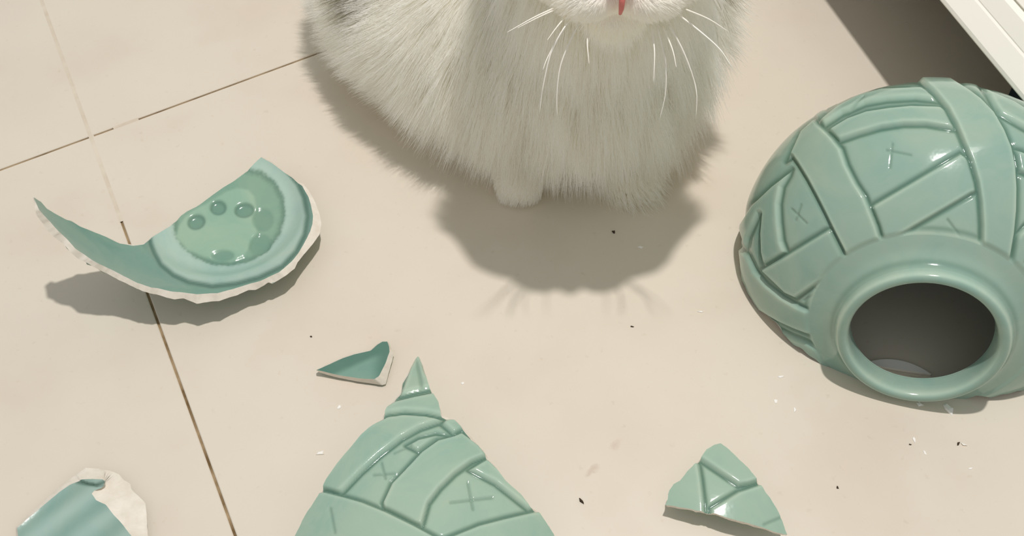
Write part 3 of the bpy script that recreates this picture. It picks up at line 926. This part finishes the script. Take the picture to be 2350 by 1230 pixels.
tag(o, 'pale curved sliver added as a lit patch of floor just inside the lower lip of the collar', 'chip')
G2 = 'dark crumbs on the floor'
crumbs = [
    (1334, 1151, 17, 'dark brown elongated crumb between the two strapped shards'),
    (2199, 1018, 11, 'dark crumb touching a white chip below the ball'),
    (2088, 1021, 8, 'tiny dark speck beside a white chip below the collar'),
    (1922, 1119, 9, 'brown speck on bare floor right of the three-cornered shard'),
    (1407, 533, 15, 'flat dark speck inside the shadow of the cat'),
    (1451, 750, 9, 'brown speck on the floor below the cat shadow'),
    (714, 773, 8, 'grey brown speck above the small triangular shard'),
]
for i, (x, y, s, lab) in enumerate(crumbs):
    chip('dark_crumb', lab, x, y, s, M_DARK, 'crumb', 80 + i, group=G2)

# ------------------------------------------------------------------ the cat
HX = 0.0700
cat_root = empty('cat', (0, 0, 0))
tag(cat_root, 'fluffy long-haired white cat with a pink nose, sitting on the tiles behind the shards', 'cat')
import bmesh
bmc = bmesh.new()
def ell(c, r, rot=(0, 0, 0)):
    from mathutils import Euler
    M = Matrix.Translation(c) @ Euler([math.radians(a) for a in rot]).to_matrix().to_4x4() @ Matrix.Diagonal((*r, 1))
    bmesh.ops.create_icosphere(bmc, subdivisions=3, radius=1, matrix=M)
def limb(pts):
    """tapering limb through (point, radius) pairs, as closely spaced balls"""
    for (a, ra), (b, rb) in zip(pts, pts[1:]):
        a, b = Vector(a), Vector(b); n = max(2, int((b - a).length / 0.008))
        for i in range(n + 1):
            t = i / n
            ell(a.lerp(b, t), (ra + (rb - ra) * t,) * 3)
# trunk
limb([((0.062, 0.735, 0.165), 0.068), ((0.005, 0.775, 0.125), 0.088), ((-0.045, 0.830, 0.098), 0.098), ((-0.070, 0.875, 0.090), 0.092)])
ell((0.064, 0.712, 0.150), (0.068, 0.054, 0.090))
limb([((0.066, 0.735, 0.20), 0.058), ((HX, 0.690, 0.265), 0.054), ((HX, 0.665, 0.31), 0.054)])            # neck
# head and face: coordinates baked after scaling about the camera, nearer and smaller
ell((HX, 0.656, 0.3425), (0.072, 0.068, 0.056))
for s in (-1, 1):
    ell((HX + s * 0.0410, 0.6130, 0.3200), (0.039, 0.039, 0.0315))              # cheeks
    ell((HX + s * 0.0205, 0.5850, 0.3078), (0.0245, 0.024, 0.0180))              # whisker pads
    ell((HX + s * 0.0280, 0.6240, 0.3570), (0.024, 0.020, 0.0185))               # brow
    limb([((HX + s * 0.044, 0.680, 0.388), 0.024), ((HX + s * 0.056, 0.685, 0.416), 0.015), ((HX + s * 0.063, 0.687, 0.441), 0.005)])
ell((HX, 0.5945, 0.3277), (0.0157, 0.0296, 0.0167))                             # bridge of the nose
ell((HX, 0.5985, 0.2787), (0.0240, 0.0195, 0.0130))                             # chin
ell((0.108, 0.735, 0.165), (0.047, 0.050, 0.070))                             # right shoulder
# forelegs and paws
limb([((0.012, 0.725, 0.13), 0.040), ((0.006, 0.705, 0.07), 0.025), ((0.006, 0.690, 0.022), 0.020)])
ell((0.0070, 0.674, 0.0165), (0.0235, 0.027, 0.0165))
limb([((0.112, 0.730, 0.13), 0.040), ((0.106, 0.712, 0.07), 0.025), ((0.104, 0.700, 0.022), 0.020)])
ell((0.104, 0.686, 0.0165), (0.0235, 0.027, 0.0165))
for cx in (0.0070, 0.104):
    cy = 0.674 if cx < 0.05 else 0.686
    for k, dx in enumerate((-0.0135, -0.0046, 0.0046, 0.0135)):
        ell((cx + dx, cy - 0.018 + abs(dx) * 0.35, 0.0115), (0.0062, 0.011, 0.0105))
# haunches and hind paws
ell((-0.100, 0.845, 0.085), (0.058, 0.075, 0.072), (0, 0, 30))
limb([((-0.085, 0.790, 0.030), 0.024), ((-0.078, 0.772, 0.018), 0.018)]); ell((-0.0765, 0.771, 0.0150), (0.019, 0.026, 0.0145), (0, 0, 20))
ell((0.060, 0.880, 0.078), (0.055, 0.075, 0.072), (0, 0, 30))
limb([((0.080, 0.850, 0.030), 0.024), ((0.090, 0.830, 0.018), 0.018)]); ell((0.092, 0.825, 0.0150), (0.019, 0.026, 0.0145), (0, 0, 20))
# tail, curled behind
limb([((-0.07, 0.945, 0.05), 0.030), ((-0.03, 1.00, 0.030), 0.026), ((0.06, 1.03, 0.026), 0.024), ((0.14, 1.00, 0.024), 0.022), ((0.19, 0.94, 0.022), 0.016)])
me = bpy.data.meshes.new('cat_rough'); bmc.to_mesh(me); bmc.free()
tmp = bpy.data.objects.new('cat_rough', me); COL.objects.link(tmp)
md = tmp.modifiers.new('r', 'REMESH'); md.mode = 'VOXEL'; md.voxel_size = 0.0042
ms = tmp.modifiers.new('s', 'SMOOTH'); ms.iterations = 6; ms.factor = 0.5
dg = bpy.context.evaluated_depsgraph_get()
ev = tmp.evaluated_get(dg); em = bpy.data.meshes.new_from_object(ev)
em.name = 'body'
bpy.data.objects.remove(tmp)
co = np.empty(len(em.vertices) * 3); em.vertices.foreach_get('co', co); co = co.reshape(-1, 3)
co[:, 2] = np.maximum(co[:, 2], 0.0008)
em.vertices.foreach_set('co', co.ravel())
em.materials.clear(); em.materials.append(M_SKIN)
em.polygons.foreach_set('use_smooth', np.ones(len(em.polygons), bool)); em.update()
body = bpy.data.objects.new('body', em); COL.objects.link(body); body.parent = cat_root

# fur: strands rooted on the body
em.calc_loop_triangles()
T = np.empty(len(em.loop_triangles) * 3, int); em.loop_triangles.foreach_get('vertices', T); T = T.reshape(-1, 3)
VN = np.empty(len(em.vertices) * 3); em.vertices.foreach_get('normal', VN); VN = VN.reshape(-1, 3)
A = np.linalg.norm(np.cross(co[T[:, 1]] - co[T[:, 0]], co[T[:, 2]] - co[T[:, 0]]), axis=1) / 2
cen = co[T].mean(1)
wgt = A * np.where(cen[:, 1] > 0.90, 0.45, 1.0)
NS = 260000
pick = rng.choice(len(T), NS, p=wgt / wgt.sum())
u, v = rng.random(NS), rng.random(NS)
fl = u + v > 1; u[fl] = 1 - u[fl]; v[fl] = 1 - v[fl]
tri = T[pick]
R0 = co[tri[:, 0]] * (1 - u - v)[:, None] + co[tri[:, 1]] * u[:, None] + co[tri[:, 2]] * v[:, None]
NN = VN[tri[:, 0]] * (1 - u - v)[:, None] + VN[tri[:, 1]] * u[:, None] + VN[tri[:, 2]] * v[:, None]
NN /= np.linalg.norm(NN, axis=1, keepdims=True)
x, y, z = R0.T
def ball_w(c, r, soft):
    d = np.linalg.norm((R0 - np.array(c)) , axis=1)
    return smooth((r + soft - d) / soft)
# lengths
L = np.full(NS, 0.034)
chest = smooth((0.745 - y) / 0.03) * smooth((z - 0.03) / 0.03) * smooth((0.275 - z) / 0.03)
L += 0.020 * chest
is_head = smooth((z - 0.252) / 0.035) * smooth((0.80 - y) / 0.03)
ruff = is_head * smooth((np.abs(x - HX) - 0.042) / 0.02) * smooth((0.365 - z) / 0.03)
L = L * (1 - is_head) + is_head * (0.012 + 0.020 * ruff)
front = is_head * smooth((0.622 - y) / 0.025)
L = L * (1 - front) + 0.0055 * front
pawzone = smooth((0.045 - z) / 0.02) * smooth((0.80 - y) / 0.02) * np.where((x > 0.05) & (z > 0.012), 0.0, 1.0)
L = L * (1 - pawzone) + 0.0045 * pawzone
legz = smooth((0.075 - z) / 0.03) * (y < 0.73) * (1 - pawzone) * (x < 0.05)
L = L * (1 - legz) + 0.022 * legz
tailz = smooth((y - 0.93) / 0.03); L = L * (1 - tailz) + 0.03 * tailz
rleg = (x > 0.05) * smooth((0.07 - z) / 0.03) * (y < 0.74); L = L * (1 - rleg) + 0.020 * rleg
L *= rng.uniform(0.6, 1.15, NS)
# comb direction
axis_c = np.array([0.02, 0.78])
outw = np.stack([x - axis_c[0], y - axis_c[1], np.zeros(NS)], 1); outw /= np.maximum(np.linalg.norm(outw, axis=1, keepdims=True), 1e-6)
flank = (1 - chest) * (1 - is_head)
comb = np.array([0, 0, -1.0]) * (0.9 - 0.45 * flank)[:, None] + outw * (0.38 + 0.40 * flank)[:, None] + np.array([-0.10, -0.05, 0])
lift_s = 0.55 + 0.25 * flank
hc = np.array([HX, 0.556, 0.323])
hout = R0 - hc; hout /= np.linalg.norm(hout, axis=1, keepdims=True)
comb = comb * (1 - is_head)[:, None] + (hout + np.array([0, 0, -0.45])) * is_head[:, None]
# clumps: neighbours in a cell lean the same way
def cellrand(cell, seed):
    q = np.floor(R0 / cell + 100).astype(np.int64)
    hsh = (q[:, 0] * 73856093) ^ (q[:, 1] * 19349663) ^ (q[:, 2] * 83492791) ^ seed
    out = []
    for k in range(3):
        hk = (hsh * (2654435761 + 2 * k * 40503) + k * 97) & 0xFFFFFFFF
        hk = ((hk ^ (hk >> 15)) * 2246822519) & 0xFFFFFFFF
        hk = (hk ^ (hk >> 13)) & 0xFFFFFF
        out.append(hk / 0xFFFFFF * 2 - 1)
    return np.stack(out, 1)
warp = R0.copy()
comb = comb + cellrand(0.009, 11) * 0.15 + cellrand(0.022, 5) * 0.14 + rng.normal(size=(NS, 3)) * 0.09
comb -= NN * np.minimum((comb * NN).sum(1), 0)[:, None] * 0.9            # lie along the skin, not into it
comb /= np.linalg.norm(comb, axis=1, keepdims=True)
K = 6
S = np.linspace(0, 1, K)
PTS = np.empty((NS, K, 3))
lift = 0.55
for k, s in enumerate(S):
    PTS[:, k] = R0 + L[:, None] * (NN * (lift_s[:, None] * s * (1 - 0.55 * s)) + comb * (s ** 1.25))
PTS[:, :, 2] = np.maximum(PTS[:, :, 2], 0.0012)
# bare places: nose leather, eyes, the mouth line
bare = (np.linalg.norm(R0 - np.array([HX, 0.5660, 0.3259]), axis=1) < 0.0093)
for s in (-1, 1):
    bare |= np.linalg.norm(R0 - np.array([HX + s * 0.0290, 0.603, 0.3480]), axis=1) < 0.0165
grey = (0.7 * ball_w((-0.118, 0.795, 0.140), 0.014, 0.036) + 0.7 * ball_w((0.152, 0.735, 0.200), 0.008, 0.014) + ball_w((0.03, 0.90, 0.20), 0.05, 0.04) + tailz * 0.9
        + is_head * smooth((z - 0.378) / 0.03)) > rng.uniform(0.25, 0.95, NS)
def strands(name, sel, mat, r0):
    P = PTS[sel]
    n = len(P)
    hcv = bpy.data.hair_curves.new(name)
    hcv.add_curves([K] * n)
    hcv.attributes['position'].data.foreach_set('vector', P.reshape(-1).astype(np.float32))
    ra = hcv.attributes.get('radius') or hcv.attributes.new('radius', 'FLOAT', 'POINT')
    rad = np.tile(r0 * (1 - 0.85 * S ** 2), n).astype(np.float32)
    ra.data.foreach_set('value', rad)
    hcv.materials.append(mat)
    o = bpy.data.objects.new(name, hcv); COL.objects.link(o); o.parent = cat_root
    o['kind'] = 'stuff'
    return o
fw = strands('fur', (~grey) & (~bare), M_FUR, 0.00020)
fg = strands('grey_fur', grey & (~bare), M_FUR_GREY, 0.00024)
fg['label'] = 'grey patch of fur'

# face
def blob(name, c, r, mat, parent, rot=0, sub=3):
    b_ = bmesh.new()
    bmesh.ops.create_icosphere(b_, subdivisions=sub, radius=1, matrix=Matrix.Translation(c) @ Matrix.Rotation(rot, 4, 'X') @ Matrix.Diagonal((*r, 1)))
    m_ = bpy.data.meshes.new(name); b_.to_mesh(m_); b_.free()
    m_.polygons.foreach_set('use_smooth', np.ones(len(m_.polygons), bool)); m_.materials.append(mat)
    o = bpy.data.objects.new(name, m_); COL.objects.link(o); o.parent = parent
    return o
def tube(name, pts, radii, mat, parent, ns=6):
    pts = np.asarray(pts, float); n = len(pts); V = []; Fs = []
    tg = np.gradient(pts, axis=0); tg /= np.linalg.norm(tg, axis=1, keepdims=True)
    ref = np.array([0.3, 0.2, 0.9])
    for i in range(n):
        a = np.cross(tg[i], ref); a /= np.linalg.norm(a); b_ = np.cross(tg[i], a)
        for k in range(ns):
            w = 2 * math.pi * k / ns
            V.append(pts[i] + radii[i] * (a * math.cos(w) + b_ * math.sin(w)))
    for i in range(n - 1):
        for k in range(ns):
            k2 = (k + 1) % ns
            Fs.append((i * ns + k, i * ns + k2, (i + 1) * ns + k2, (i + 1) * ns + k))
    Fs.append(tuple(range(ns - 1, -1, -1))); Fs.append(tuple(range((n - 1) * ns, n * ns)))
    return make_mesh(name, V, Fs, mat, parent)
def bez(pts, n):
    return np.stack([spline(np.asarray(pts)[:, :2], n)[:, 0], spline(np.asarray(pts)[:, :2], n)[:, 1], spline(np.asarray(pts)[:, [2, 2]], n)[:, 0]], 1)
blob('nose', (HX, 0.5655, 0.3259), (0.0088, 0.0056, 0.0060), M_NOSE, cat_root)
tube('mouth', [(HX, 0.5625, 0.3222), (HX, 0.5607, 0.3166), (HX, 0.5607, 0.3111), (HX, 0.5640, 0.3037)], [0.0020, 0.0021, 0.0019, 0.0012], M_NOSE, cat_root)
for s in (-1, 1):
    e = blob('eye', (HX + s * 0.0290, 0.6020, 0.3480), (0.0116, 0.0093, 0.0116), M_EYE, cat_root)
    blob('pupil', (HX + s * 0.0286, 0.5940, 0.3484), (0.0039, 0.0023, 0.0069), M_PUPIL, e)
whisk = [
    [(1277, 16), (1225, 40), (1164, 74)], [(1277, 21), (1235, 40), (1188, 64)], [(1317, 39), (1293, 66), (1258, 129), (1246, 160)],
    [(1330, 51), (1305, 101), (1285, 156), (1278, 218), (1279, 273)], [(1350, 55), (1348, 101), (1352, 146)], [(1300, 36), (1278, 62), (1256, 92)],
    [(1300, 60), (1266, 117), (1246, 200), (1238, 262)],
    [(1494, 58), (1502, 117), (1500, 190)], [(1508, 60), (1525, 129), (1529, 170), (1526, 222), (1512, 280)], [(1521, 60), (1543, 113), (1552, 154)],
    [(1535, 56), (1566, 113), (1590, 175), (1599, 218), (1597, 272)], [(1554, 31), (1609, 74), (1652, 113), (1680, 154)], [(1570, 20), (1625, 43), (1668, 70)],
]
for w in whisk:
    n = len(w)
    p3 = [at_y(px, py, 0.574 - 0.036 * i / (n - 1)) for i, (px, py) in enumerate(w)]
    c = bez(p3, 14)
    tube('whisker', c, 0.00058 * (1 - 0.75 * np.linspace(0, 1, 14) ** 1.5), M_WHISK, cat_root)
adopt(cat_root, (0.0, 0.78, 0.0))
